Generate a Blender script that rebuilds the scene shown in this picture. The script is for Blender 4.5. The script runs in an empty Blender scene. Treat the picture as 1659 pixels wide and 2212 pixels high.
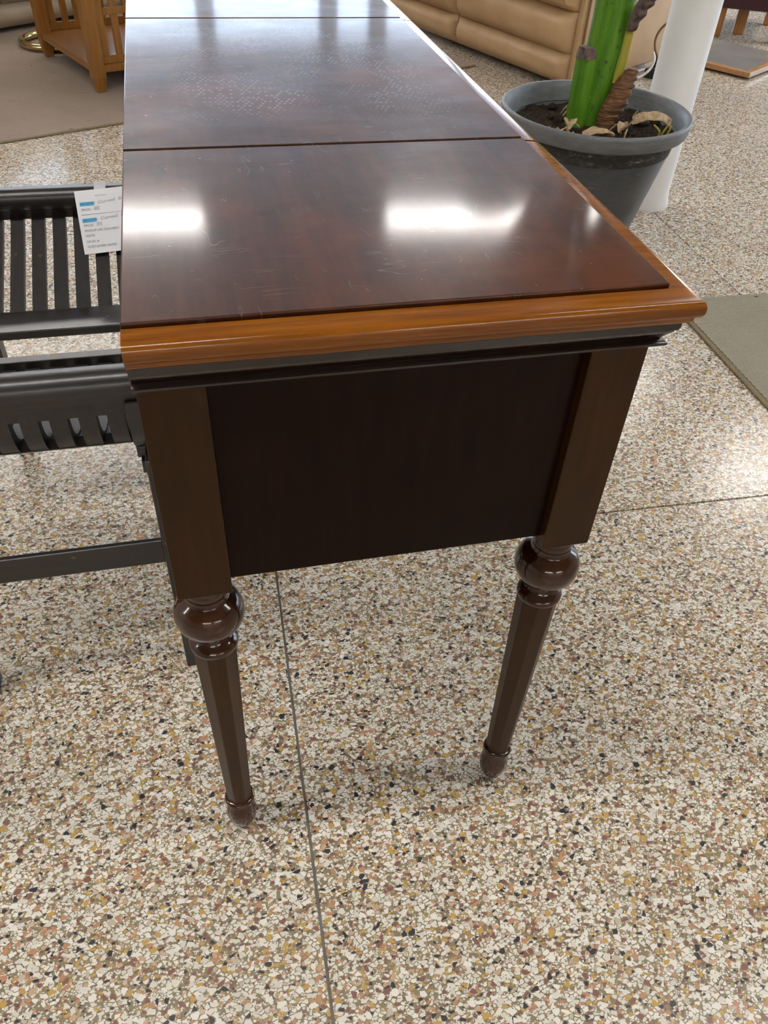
import bpy, bmesh, math, random
from mathutils import Vector, Matrix, noise
random.seed(7)
scene = bpy.context.scene
COL = scene.collection
R = math.radians

# ---------------------------------------------------------------- camera, world, exposure
cam_d = bpy.data.cameras.new('camera'); cam = bpy.data.objects.new('camera', cam_d); COL.objects.link(cam)
RIGHT = Vector((0.9734525747, -0.2245563034, 0.0443232600))
DOWN = Vector((-0.1222514930, -0.6737988871, -0.7287315227))
FWD = Vector((0.1935062202, 0.7039669924, -0.6833636049))
m3 = Matrix((RIGHT, -DOWN, -FWD)).transposed()
cam.matrix_world = Matrix.Translation((0.0535823, -0.4692618, 1.0412820)) @ m3.to_4x4()
cam_d.sensor_fit = 'AUTO'; cam_d.sensor_width = 36.0; cam_d.lens = 1716.36 / 2212 * 36.0
cam_d.clip_start = 0.02
scene.camera = cam

world = bpy.data.worlds.new('daylight'); scene.world = world; world.use_nodes = True
bg = world.node_tree.nodes['Background']
bg.inputs[0].default_value = (0.66, 0.80, 1.0, 1); bg.inputs[1].default_value = 6.5

vs = scene.view_settings
scene.display_settings.display_device = 'sRGB'
vs.view_transform = 'Standard'; vs.look = 'None'; vs.gamma = 1.0; vs.use_curve_mapping = False
vs.exposure = 0.20
LAMP_POWER = 30.0
cy = scene.cycles
cy.max_bounces = 6; cy.diffuse_bounces = 3; cy.glossy_bounces = 3; cy.transmission_bounces = 2; cy.transparent_max_bounces = 4
cy.use_adaptive_sampling = True; cy.adaptive_threshold = .10
cy.caustics_reflective = False; cy.caustics_refractive = False

# ---------------------------------------------------------------- material helpers
class NT:
    def __init__(s, name):
        s.m = bpy.data.materials.new(name); s.m.use_nodes = True
        s.t = s.m.node_tree; s.n = s.t.nodes
        s.b = s.n['Principled BSDF']
    def node(s, kind, **kw):
        n = s.n.new(kind)
        for k, v in kw.items(): setattr(n, k, v)
        return n
    def link(s, a, b): s.t.links.new(a, b)
    def setin(s, n, key, v):
        if hasattr(v, 'is_output'): s.link(v, n.inputs[key])
        else: n.inputs[key].default_value = v
    def pos(s): return s.node('ShaderNodeNewGeometry').outputs['Position']
    def obj(s): return s.node('ShaderNodeTexCoord').outputs['Object']
    def mapping(s, vec, scale=(1, 1, 1), rot=(0, 0, 0), loc=(0, 0, 0)):
        n = s.node('ShaderNodeMapping'); s.link(vec, n.inputs[0])
        n.inputs['Scale'].default_value = scale; n.inputs['Rotation'].default_value = rot; n.inputs['Location'].default_value = loc
        return n.outputs[0]
    def noise(s, vec, scale, detail=3, rough=.55, dim='3D', out='Fac'):
        n = s.node('ShaderNodeTexNoise', noise_dimensions=dim); s.link(vec, n.inputs['Vector'])
        n.inputs['Scale'].default_value = scale; n.inputs['Detail'].default_value = detail; n.inputs['Roughness'].default_value = rough
        return n.outputs[out]
    def ramp(s, fac, stops, interp='LINEAR'):
        n = s.node('ShaderNodeValToRGB'); s.link(fac, n.inputs[0]); cr = n.color_ramp; cr.interpolation = interp
        while len(cr.elements) < len(stops): cr.elements.new(0.5)
        for e, (p, c) in zip(cr.elements, stops):
            e.position = p; e.color = (c[0], c[1], c[2], 1) if hasattr(c, '__len__') else (c, c, c, 1)
        return n.outputs[0]
    def math(s, op, a, b=0.0, c=0.0, clamp=False):
        n = s.node('ShaderNodeMath', operation=op); n.use_clamp = clamp
        s.setin(n, 0, a); s.setin(n, 1, b); s.setin(n, 2, c); return n.outputs[0]
    def mix(s, fac, a, b, blend='MIX'):
        n = s.node('ShaderNodeMix', data_type='RGBA', blend_type=blend)
        s.setin(n, 0, fac)
        for k, v in ((6, a), (7, b)):
            if hasattr(v, 'is_output'): s.link(v, n.inputs[k])
            else: n.inputs[k].default_value = (*v[:3], 1)
        return n.outputs[2]
    def maprange(s, v, a, b, c, d):
        n = s.node('ShaderNodeMapRange'); s.link(v, n.inputs[0])
        for i, x in zip((1, 2, 3, 4), (a, b, c, d)): n.inputs[i].default_value = x
        return n.outputs[0]
    def bump(s, h, strength=.3, dist=.002):
        n = s.node('ShaderNodeBump'); s.link(h, n.inputs['Height']); n.inputs['Strength'].default_value = strength
        n.inputs['Distance'].default_value = dist; s.link(n.outputs[0], s.b.inputs['Normal']); return n
    def p(s, **kw):
        names = dict(color='Base Color', rough='Roughness', metal='Metallic', spec='Specular IOR Level', coat='Coat Weight',
                     coatrough='Coat Roughness', sheen='Sheen Weight', emit='Emission Color', estr='Emission Strength')
        for k, v in kw.items():
            i = s.b.inputs[names[k]]
            if hasattr(v, 'is_output'): s.link(v, i)
            elif hasattr(v, '__len__'): i.default_value = (*v[:3], 1)
            else: i.default_value = v
        return s

def simple(name, c, rough=.5, var=.15, scale=30, **kw):
    m = NT(name); f = m.noise(m.obj(), scale, 4)
    c2 = tuple(x * (1 - var) for x in c); c3 = tuple(min(1, x * (1 + var)) for x in c)
    m.p(color=m.ramp(f, [(.3, c2), (.7, c3)]), rough=rough, **kw)
    return m

MAT = {}
def wood(name, dark, light, grain_axis=1, rough=.3, coat=0., coatrough=.08, stretch=14, gscale=9, spec=.5, bump=.06, chips=False):
    m = NT(name); sc = [stretch, stretch, stretch]; sc[grain_axis] = 1.0
    v = m.mapping(m.pos(), tuple(sc))
    n1 = m.noise(v, gscale, 6, .6); n2 = m.noise(m.pos(), 5.0, 2)
    c = m.ramp(n1, [(.25, dark), (.75, light)])
    c = m.mix(m.maprange(n2, .35, .7, 0, .45), c, dark)
    if chips:
        k = m.noise(m.pos(), 75, 2, .4)
        c = m.mix(m.maprange(k, .735, .75, 0, .6), c, (.16, .09, .055))
    m.p(color=c, rough=rough, coat=coat, coatrough=coatrough, spec=spec)
    m.bump(n1, bump, .0006)
    MAT[name] = m.m
    return m

# dark polished mahogany of the desk top, worn and scratched
def tabletop(name, weave=False, haze=.36):
    m = NT(name); P = m.pos()
    g = m.noise(m.mapping(P, (30, 3.0, 30)), 2.2, 6, .6)
    blot = m.noise(P, 7, 3, .55)
    base = m.ramp(g, [(.25, (.026, .0082, .0034)), (.8, (.072, .0220, .0078))])
    base = m.mix(m.maprange(blot, .48, .70, 0, .75), base, (.115, .030, .0070))
    # hairline scratches: thin iso-lines of stretched noise, broken into short pieces
    tot = None
    for i, (rot, sc, loc) in enumerate([(.3, (5, 30, 1), (0, 0, 0)), (-.5, (34, 6, 1), (3, 1, 0)), (1.1, (5, 26, 1), (5, 2, 0)), (.05, (4, 36, 1), (1, 7, 0))]):
        v = m.mapping(P, sc, (0, 0, rot), loc)
        f = m.noise(v, 1.3, 2, .5)
        line = m.math('LESS_THAN', m.math('ABSOLUTE', m.math('SUBTRACT', f, .5)), .0034)
        brk = m.maprange(m.noise(m.mapping(P, (1, 1, 1), (0, 0, 0), (i * 3., 0, 0)), 22, 3), .58, .68, 0, 1)
        s = m.math('MULTIPLY', line, brk)
        tot = s if tot is None else m.math('MAXIMUM', tot, s)
    nick = m.math('GREATER_THAN', m.noise(m.mapping(P, (150, 210, 1)), 1., 1), .815)
    marks = m.math('MAXIMUM', m.math('MULTIPLY', tot, .20), m.math('MULTIPLY', nick, .6))
    if weave:      # rows of little rectangular press marks left in the varnish by a woven cloth
        bt = m.node('ShaderNodeTexBrick'); bt.offset = .5
        m.link(m.mapping(P, (1, 1, 1), (0, 0, .04)), bt.inputs['Vector'])
        bt.inputs['Scale'].default_value = 1; bt.inputs['Brick Width'].default_value = .0060; bt.inputs['Row Height'].default_value = .0072
        bt.inputs['Mortar Size'].default_value = .0016; bt.inputs['Mortar Smooth'].default_value = .1
        bt.inputs['Color1'].default_value = (0, 0, 0, 1); bt.inputs['Color2'].default_value = (1, 1, 1, 1); bt.inputs['Mortar'].default_value = (0, 0, 0, 1)
        pick = m.math('GREATER_THAN', bt.outputs['Color'], .50)
        reg = m.maprange(m.noise(P, 8.5, 4, .65), .42, .58, 0, 1)
        sep = m.node('ShaderNodeSeparateXYZ'); m.link(P, sep.inputs[0])
        inx = m.math('MULTIPLY', m.maprange(sep.outputs[0], .045, .085, 0, 1), m.maprange(sep.outputs[0], .38, .33, 0, 1))
        iny = m.math('MULTIPLY', m.maprange(sep.outputs[1], .40, .47, 0, 1), m.maprange(sep.outputs[1], .88, .84, 0, 1))
        reg = m.math('MULTIPLY', reg, m.math('MULTIPLY', inx, iny))
        w = m.math('MULTIPLY', pick, reg)
        marks = m.math('MAXIMUM', marks, m.math('MULTIPLY', w, .34))
    col = m.mix(marks, base, (.40, .37, .38))
    cloud = m.noise(m.mapping(P, (6, 14, 6)), 1.6, 5, .65)
    r = m.maprange(cloud, .3, .7, haze - .05, haze + .10)
    r = m.math('ADD', r, m.math('MULTIPLY', marks, .1))
    cr = m.maprange(cloud, .3, .75, .080, .115)
    m.p(color=col, rough=r, spec=.11, coat=.42, coatrough=cr)
    m.bump(m.math('ADD', m.math('MULTIPLY', marks, -.06), m.math('MULTIPLY', cloud, .6)), .12, .0010)
    MAT[name] = m.m
tabletop('desk_top_polish')
tabletop('desk_leaf_polish', weave=True, haze=.38)
for nm_, ax_ in (('desk_edge', 0), ('desk_edge_side', 1)): wood(nm_, (.130, .036, .0022), (.300, .098, .0055), ax_, .15, coat=.0, stretch=18, bump=.03, spec=.42)
wood('desk_side', (.026, .0095, .0016), (.056, .0205, .0030), 2, .36, coat=.0, stretch=10, spec=.2)
wood('desk_panel', (.0070, .0024, .0012), (.0190, .0058, .0024), 2, .34, coat=.0, stretch=10, spec=.10)
wood('desk_moulding', (.010, .0042, .0018), (.024, .0092, .0032), 0, .30, coat=.35, coatrough=.15)
wood('desk_turning', (.020, .0058, .0018), (.070, .0180, .0034), 2, .14, coat=.2, coatrough=.05, stretch=4, gscale=5, bump=.02)
wood('bench_wood', (.0105, .0080, .0075), (.030, .0230, .0210), 0, .36, coat=.25, coatrough=.22, stretch=12, chips=True)
wood('bench_slat_wood', (.0135, .0108, .0105), (.040, .0330, .0320), 1, .46, coat=.1, coatrough=.3, stretch=12, chips=True)
wood('oak', (.170, .062, .006), (.34, .145, .022), 2, .38, coat=.2, coatrough=.2)
wood('chair_wood', (.26, .105, .022), (.46, .21, .055), 2, .4)
wood('platform_wood', (.30, .14, .05), (.50, .27, .11), 0, .35, coat=.2)

def terrazzo():
    m = NT('terrazzo'); P = m.pos()
    warp = m.node('ShaderNodeVectorMath', operation='MULTIPLY_ADD')
    nz = m.noise(P, 260, 2, .5, out='Color'); m.link(nz, warp.inputs[0]); warp.inputs[1].default_value = (.0013, .0013, 0); m.link(P, warp.inputs[2])
    V = warp.outputs[0]
    def cells(scale, loc, rot, sx=1.0):
        v = m.mapping(V, (scale * sx, scale, 0), (0, 0, rot), loc)
        a = m.node('ShaderNodeTexVoronoi', voronoi_dimensions='2D', feature='F1'); m.link(v, a.inputs['Vector']); a.inputs['Scale'].default_value = 1; a.inputs['Randomness'].default_value = 1
        e = m.node('ShaderNodeTexVoronoi', voronoi_dimensions='2D', feature='DISTANCE_TO_EDGE'); m.link(v, e.inputs['Vector']); e.inputs['Scale'].default_value = 1; e.inputs['Randomness'].default_value = 1
        s = m.node('ShaderNodeSeparateColor'); m.link(a.outputs['Color'], s.inputs[0])
        return s.outputs, e.outputs['Distance']
    W1, W2, W3 = (.78, .735, .645), (.86, .82, .74), (.71, .665, .58)
    STOPS = [(0, W1), (.24, W2), (.44, W3), (.60, (.56, .47, .36)), (.64, (.54, .33, .085)), (.72, (.50, .25, .14)), (.80, (.22, .10, .080)), (.89, (.024, .027, .040)), (.95, (.58, .38, .24))]
    mat = m.mix(m.noise(P, 240, 2), (.190, .155, .092), (.285, .240, .160))
    col = mat
    # fine crumbs, medium chips, large chips
    for scale, loc, rot, keep, lo, hi, sx in [(390, (3, 7, 0), .4, .40, .11, .16, .8), (240, (1, 2, 0), 1.1, .30, .100, .140, .72), (160, (9, 4, 0), -.5, .68, .085, .115, .78)]:
        c, d = cells(scale, loc, rot, sx)
        mask = m.math('MULTIPLY', m.maprange(d, lo, hi, 0, 1), m.math('GREATER_THAN', c[1], keep))
        cc = m.ramp(c[0], STOPS, 'CONSTANT')
        cc = m.mix(m.math('MULTIPLY', c[2], .08), cc, (.30, .24, .17))
        col = m.mix(mask, col, cc)
    dirt = m.noise(P, 1.3, 4)
    col = m.mix(m.maprange(dirt, .4, .75, 0, .16), col, (.30, .25, .17))
    r = m.maprange(m.noise(P, 3.0, 5), .3, .7, .16, .25)
    m.p(color=col, rough=r, spec=.55)
    MAT['terrazzo'] = m.m
terrazzo()
MAT['joint'] = simple('joint', (.21, .195, .17), .6).m
MAT['plaster'] = simple('plaster', (.62, .60, .56), .8, .04).m
MAT['ceiling_tile'] = simple('ceiling_tile', (.33, .32, .31), .9, .05).m
MAT['frame_metal'] = simple('frame_metal', (.10, .10, .10), .5).m
MAT['white_paint'] = simple('white_paint', (.80, .80, .80), .45, .03, 8).m
MAT['black_plastic'] = simple('black_plastic', (.012, .012, .014), .45).m
MAT['white_cord'] = simple('white_cord', (.74, .73, .69), .5).m
MAT['brown_cord'] = simple('brown_cord', (.17, .095, .03), .5).m
MAT['brass'] = simple('brass', (.70, .55, .26), .14, .05, metal=1.0).m
MAT['burgundy'] = simple('burgundy', (.040, .006, .012), .8, .3, 90, sheen=.3).m
MAT['paper'] = simple('paper', (.86, .87, .90), .7, .015).m
MAT['tape'] = simple('tape', (.62, .63, .66), .25, .1, 60).m
MAT['print_ink'] = simple('print_ink', (.20, .20, .25), .7).m
MAT['pen_ink'] = simple('pen_ink', (.36, .36, .42), .7).m
MAT['blue_marker'] = simple('blue_marker', (.045, .40, .70), .6, .2, 200).m
MAT['dark_ink'] = simple('dark_ink', (.03, .14, .30), .6).m
MAT['bright_wood_chip'] = simple('bright_wood_chip', (.55, .30, .08), .5).m

def leather():
    m = NT('tan_leather'); P = m.obj()
    n = m.noise(P, 6, 4); w = m.noise(P, 220, 3)
    c = m.ramp(n, [(.3, (.40, .255, .125)), (.7, (.49, .325, .17))])
    m.p(color=c, rough=.46, spec=.4); m.bump(w, .18, .0015); MAT['tan_leather'] = m.m
    m = NT('beige_leather'); n = m.noise(m.obj(), 6, 4); w = m.noise(m.obj(), 220, 3)
    m.p(color=m.ramp(n, [(.3, (.34, .265, .175)), (.7, (.41, .325, .22))]), rough=.5); m.bump(w, .18, .0015); MAT['beige_leather'] = m.m
leather()
def fabrics():
    m = NT('rug_pile'); P = m.pos()
    a = m.noise(P, 420, 3, .7); b = m.noise(P, 9, 4)
    c = m.ramp(a, [(.25, (.26, .20, .155)), (.7, (.45, .36, .29))])
    c = m.mix(m.maprange(b, .4, .7, 0, .25), c, (.30, .22, .16))
    spot = m.noise(P, 34, 2); c = m.mix(m.maprange(spot, .70, .76, 0, .55), c, (.12, .09, .075))
    m.p(color=c, rough=.95, spec=.1); m.bump(a, .8, .004); MAT['rug_pile'] = m.m
    m = NT('mat_weave'); P = m.pos()
    a = m.noise(m.mapping(P, (1, 2.5, 1)), 210, 3, .7); b = m.noise(P, 14, 3)
    c = m.ramp(a, [(.3, (.25, .222, .165)), (.72, (.38, .345, .27))])
    c = m.mix(m.maprange(b, .5, .75, 0, .3), c, (.25, .22, .17))
    m.p(color=c, rough=.95, spec=.1); m.bump(a, .6, .003); MAT['mat_weave'] = m.m
    m = NT('mat_edge'); m.p(color=m.ramp(m.noise(m.pos(), 180, 3), [(.3, (.16, .12, .065)), (.7, (.26, .20, .12))]), rough=.9); MAT['mat_edge'] = m.m
fabrics()
def planting():
    m = NT('grey_plastic'); P = m.pos()
    n = m.noise(P, 14, 5, .65); s = m.noise(m.mapping(P, (1, 1, 7)), 26, 4)
    c = m.ramp(n, [(.3, (.040, .0425, .047)), (.75, (.064, .067, .073))])
    c = m.mix(m.maprange(s, .6, .75, 0, .35), c, (.24, .24, .24))
    m.p(color=c, rough=.42, spec=.45); MAT['grey_plastic'] = m.m
    m = NT('grey_plastic_scuffed'); n = m.noise(m.mapping(m.pos(), (1, 1, 5)), 22, 5, .7)
    m.p(color=m.ramp(n, [(.3, (.082, .086, .090)), (.7, (.155, .16, .165))]), rough=.5); MAT['grey_plastic_scuffed'] = m.m
    m = NT('limescale_band'); n = m.noise(m.mapping(m.pos(), (1, 1, 2)), 38, 6, .75)
    m.p(color=m.ramp(n, [(.50, (.022, .021, .019)), (.60, (.060, .055, .046)), (.70, (.30, .28, .22))]), rough=.8); MAT['limescale_band'] = m.m
    m = NT('soil'); n = m.noise(m.pos(), 90, 6, .75); k = m.noise(m.pos(), 230, 2)
    c = m.ramp(n, [(.3, (.012, .008, .006)), (.62, (.055, .037, .025)), (.8, (.13, .088, .055))])
    c = m.mix(m.maprange(k, .70, .74, 0, .8), c, (.36, .27, .16))
    m.p(color=c, rough=.95, spec=.15); m.bump(n, 1.0, .006); MAT['soil'] = m.m
    m = NT('green_stem'); P = m.pos(); n = m.noise(m.mapping(P, (26, 26, 2.2)), 3, 5, .6); k = m.noise(P, 55, 4)
    c = m.ramp(n, [(.25, (.036, .120, .005)), (.75, (.105, .250, .012))])
    c = m.mix(m.maprange(k, .62, .72, 0, .8), c, (.022, .045, .008))
    k2 = m.noise(m.mapping(P, (1, 1, .3)), 90, 2); c = m.mix(m.maprange(k2, .74, .77, 0, .8), c, (.50, .52, .24))
    m.p(color=c, rough=.38, spec=.4); MAT['green_stem'] = m.m
    m = NT('yellow_husk'); n = m.noise(m.mapping(m.pos(), (20, 20, 3)), 3, 4)
    m.p(color=m.ramp(n, [(.3, (.12, .22, .01)), (.55, (.30, .24, .02)), (.75, (.14, .08, .03))]), rough=.55); MAT['yellow_husk'] = m.m
    m = NT('brown_husk'); P = m.pos(); n = m.noise(m.mapping(P, (1, 1, 6)), 34, 5, .6)
    m.p(color=m.ramp(n, [(.3, (.028, .011, .005)), (.55, (.15, .060, .018)), (.75, (.36, .17, .045))]), rough=.55); m.bump(n, .8, .006); MAT['brown_husk'] = m.m
    m = NT('withered_tip'); n = m.noise(m.pos(), 60, 4)
    m.p(color=m.ramp(n, [(.3, (.04, .022, .022)), (.7, (.17, .12, .10))]), rough=.8); MAT['withered_tip'] = m.m
    m = NT('dead_leaf'); n = m.noise(m.mapping(m.pos(), (3, 1, 3)), 40, 4)
    m.p(color=m.ramp(n, [(.3, (.26, .165, .085)), (.7, (.52, .38, .23))]), rough=.75); MAT['dead_leaf'] = m.m
    m = NT('banana_leaf'); n = m.noise(m.pos(), 12, 4)
    m.p(color=m.ramp(n, [(.3, (.020, .075, .008)), (.7, (.05, .15, .015))]), rough=.4); MAT['banana_leaf'] = m.m
planting()
def special():
    m = NT('lamp_glow'); m.p(color=(.9, .9, .9), emit=(1.0, .97, .925), estr=LAMP_POWER); MAT['lamp_glow'] = m.m
    m = NT('window_glass'); nt = m.t
    tr = m.node('ShaderNodeBsdfTransparent'); gl = m.node('ShaderNodeBsdfGlossy'); gl.inputs['Roughness'].default_value = .02
    fr = m.node('ShaderNodeFresnel'); mx = m.node('ShaderNodeMixShader')
    m.link(fr.outputs[0], mx.inputs[0]); m.link(tr.outputs[0], mx.inputs[1]); m.link(gl.outputs[0], mx.inputs[2])
    m.link(mx.outputs[0], m.n['Material Output'].inputs[0]); MAT['window_glass'] = m.m
    m = NT('grey_glass_top'); n = m.noise(m.pos(), 5, 3)
    m.p(color=m.ramp(n, [(.3, (.20, .185, .165)), (.7, (.27, .25, .225))]), rough=.13, spec=.6); MAT['grey_glass_top'] = m.m
special()

# ---------------------------------------------------------------- mesh helpers
class MB:
    def __init__(s): s.v = []; s.f = []
    def add(s, vs_, fs):
        o = len(s.v); s.v += [tuple(v) for v in vs_]; s.f += [tuple(i + o for i in f) for f in fs]; return s
    def box(s, x0, x1, y0, y1, z0, z1, M=None):
        vs_ = [Vector(p) for p in ((x0, y0, z0), (x1, y0, z0), (x1, y1, z0), (x0, y1, z0), (x0, y0, z1), (x1, y0, z1), (x1, y1, z1), (x0, y1, z1))]
        if M: vs_ = [M @ p for p in vs_]
        return s.add(vs_, [(0, 3, 2, 1), (4, 5, 6, 7), (0, 1, 5, 4), (1, 2, 6, 5), (2, 3, 7, 6), (3, 0, 4, 7)])
    def rings(s, rs, closed=True, cap=True, loop=False):
        n = len(rs[0]); o = len(s.v); fs = []
        for r in rs: s.v += [tuple(p) for p in r]
        k = len(rs)
        for i in range(k if loop else k - 1):
            a = o + i * n; b = o + ((i + 1) % k) * n
            for j in range(n if closed else n - 1):
                j2 = (j + 1) % n; fs.append((a + j, a + j2, b + j2, b + j))
        if cap and closed and not loop:
            fs.append(tuple(o + j for j in reversed(range(n)))); fs.append(tuple(o + (k - 1) * n + j for j in range(n)))
        s.f += fs; return s
    def lathe(s, prof, cx=0, cy=0, seg=40, cap=True):
        rs = [[(cx + r * math.cos(2 * math.pi * j / seg), cy + r * math.sin(2 * math.pi * j / seg), z) for j in range(seg)] for r, z in prof]
        return s.rings(rs, True, cap)
    def tube(s, pts, rad, seg=12, loop=False, cap=True):
        pts = [Vector(p) for p in pts]; k = len(pts); rs = []; up = Vector((0, 0, 1)); prev = None
        for i in range(k):
            if loop: t = pts[(i + 1) % k] - pts[i - 1]
            else: t = pts[min(i + 1, k - 1)] - pts[max(i - 1, 0)]
            t.normalize()
            if prev is None:
                a = t.cross(up)
                if a.length < 1e-3: a = t.cross(Vector((1, 0, 0)))
            else: a = prev - t * prev.dot(t)
            a.normalize(); prev = a; b = t.cross(a)
            r = rad[i] if hasattr(rad, '__len__') else rad
            rs.append([pts[i] + (a * math.cos(2 * math.pi * j / seg) + b * math.sin(2 * math.pi * j / seg)) * r for j in range(seg)])
        return s.rings(rs, True, cap, loop)
    def build(s, name, mat, parent=None, bevel=0, bseg=2, smooth=False, angle=None, loc=None):
        me = bpy.data.meshes.new(name); bm = bmesh.new()
        vv = [bm.verts.new(v) for v in s.v]; bm.verts.ensure_lookup_table()
        for f in s.f:
            try: bm.faces.new([vv[i] for i in f])
            except ValueError: pass
        bmesh.ops.recalc_face_normals(bm, faces=bm.faces)
        if bevel:
            es = [e for e in bm.edges if len(e.link_faces) == 2 and e.calc_face_angle(0) > R(28)]
            bmesh.ops.bevel(bm, geom=es, offset=bevel, segments=bseg, affect='EDGES', profile=.5, clamp_overlap=True)
        if smooth:
            for f in bm.faces: f.smooth = True
            a = R(angle or 40)
            for e in bm.edges:
                if len(e.link_faces) == 2 and e.calc_face_angle(0) > a: e.smooth = False
        bm.to_mesh(me); bm.free()
        if mat: me.materials.append(MAT[mat])
        o = bpy.data.objects.new(name, me); COL.objects.link(o)
        if parent is not None: o.parent = parent
        if loc: o.location = loc
        return o

def tag(o, label=None, cat=None, group=None, kind=None):
    if label: o['label'] = label
    if cat: o['category'] = cat
    if group: o['group'] = group
    if kind: o['kind'] = kind
    return o
def empty(name, loc=(0, 0, 0), rz=0.0):
    o = bpy.data.objects.new(name, None); COL.objects.link(o); o.location = loc; o.rotation_euler = (0, 0, rz)
    o.empty_display_size = .1; return o
def link_copy(o, parent=None, loc=None):
    c = o.copy(); COL.objects.link(c); c.parent = parent
    if loc is not None: c.location = loc
    return c
def copy_tree(o, parent=None):
    c = link_copy(o, parent)
    for ch in list(o.children): copy_tree(ch, c)
    return c
def lerp(a, b, t): return a + (b - a) * t
def catmull(pts, n=6):
    pts = [Vector(p) for p in pts]; out = []
    for i in range(len(pts) - 1):
        p0 = pts[max(i - 1, 0)]; p1 = pts[i]; p2 = pts[i + 1]; p3 = pts[min(i + 2, len(pts) - 1)]
        for j in range(n):
            t = j / n
            out.append(.5 * ((2 * p1) + (p2 - p0) * t + (2 * p0 - 5 * p1 + 4 * p2 - p3) * t * t + (3 * p1 - p0 - 3 * p2 + p3) * t ** 3))
    out.append(pts[-1]); return out

# ---------------------------------------------------------------- room shell
XL, XR, YN, YF, H = -6.0, 6.6, -6.5, 10.0, 3.0
GR = R(-2.0); GS = 1.388; GO = Vector((.128, .548))       # slab grid: rotation, spacing, one crossing
floor = tag(MB().box(XL - .2, XR + .2, YN - .2, YF + .2, -.12, -.0035).build('floor', 'joint'), kind='structure')
slab_me = None
cr_, sr_ = math.cos(GR), math.sin(GR)
for i in range(-7, 8):
    for j in range(-8, 9):
        lx, ly = (i + .5) * GS, (j + .5) * GS
        wx = GO.x + lx * cr_ - ly * sr_; wy = GO.y + lx * sr_ + ly * cr_
        if not (XL - .72 < wx < XR + .72 and YN - .72 < wy < YF + .72): continue
        if slab_me is None:
            h = GS / 2 - .0019
            so = MB().box(-h, h, -h, h, -.0135, 0).build('terrazzo_slab', 'terrazzo', floor, bevel=.0008, bseg=1); slab_me = so.data
        else:
            so = bpy.data.objects.new('terrazzo_slab', slab_me); COL.objects.link(so); so.parent = floor
        so.location = (wx, wy, 0); so.rotation_euler = (0, 0, GR)
tag(MB().box(XL - .2, XR + .2, YN - .2, YF + .2, H, H + .15).build('ceiling', 'ceiling_tile'), kind='structure')
tag(MB().box(XL - .2, XL, YN - .2, YF + .2, 0, H).build('wall_left', 'plaster'), kind='structure')
tag(MB().box(XL, XR, YN - .2, YN, 0, H).build('wall_front', 'plaster'), kind='structure')

def window_wall(name, along, fixed, a0, a1, openings, zs, zh, n0):
    """wall running along x ('x') or y ('y') with openings [(from, to)], sill zs and head zh"""
    def bx(mb, u0, u1, z0, z1, t0=0.0, t1=.2):
        if along == 'x': mb.box(u0, u1, fixed + t0, fixed + t1, z0, z1)
        else: mb.box(fixed + t0, fixed + t1, u0, u1, z0, z1)
    mb = MB(); bx(mb, a0, a1, 0, zs); bx(mb, a0, a1, zh, H); u = a0
    for (p, q) in openings: bx(mb, u, p, zs, zh); u = q
    bx(mb, u, a1, zs, zh)
    tag(mb.build(name, 'plaster'), kind='structure')
    for k, (p, q) in enumerate(openings):
        w = MB()
        for (u0, u1, z0, z1) in ((p, p + .04, zs, zh), (q - .04, q, zs, zh), (p + .04, q - .04, zs, zs + .04), (p + .04, q - .04, zh - .04, zh)): bx(w, u0, u1, z0, z1, .04, .12)
        wo = tag(w.build('window_%d' % (n0 + k), 'frame_metal'), kind='structure')
        g = MB(); bx(g, p + .04, q - .04, zs + .04, zh - .04, .075, .085); g.build('pane', 'window_glass', wo)
window_wall('wall_back', 'x', YF, XL, XR, [(-2.3, -1.0), (-.88, .45), (.57, 1.85), (1.98, 2.44), (2.57, 3.9), (4.02, 5.35)], .55, 2.90, 1)
window_wall('wall_right', 'y', XR, YN - .2, YF + .2, [(1.6, 3.4), (3.55, 5.35), (5.5, 7.3), (7.45, 9.2)], .30, 2.75, 7)

# round steel pole standing behind the plant pot
colm = tag(MB().lathe([(.078, 0.0), (.080, .010), (.0735, .030), (.071, .05), (.071, 2.0), (.071, H)], 1.564, 1.943, 48).build('column', 'white_paint', smooth=True), kind='structure')

# fluorescent fixtures, eight-foot strips across the room
def fixture(x, y):
    r = empty('ceiling_light', (x, y, H))
    tag(r, 'long white fluorescent strip light on the ceiling', 'ceiling light', 'fluorescent strips on the ceiling')
    MB().box(-1.22, 1.22, -.10, .10, -.055, 0).build('housing', 'white_paint', r, bevel=.006)
    for s in (-1, 1):
        MB().tube([(-1.19, s * .062, -.090), (1.19, s * .062, -.090)], .033, 6).build('tube', 'lamp_glow', r, smooth=True)
    return r
LR = R(-6.0)
f0 = fixture(-1.04, 5.36); f0.rotation_euler.z = LR
for (x, y) in [(2.66, 4.98), (-4.74, 5.75), (-1.04, .02), (2.66, -.36), (5.05, 3.45), (-4.74, .40), (-1.04, -5.3), (2.66, -5.7)]:
    c = copy_tree(f0); c.location = (x, y, H)

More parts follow.
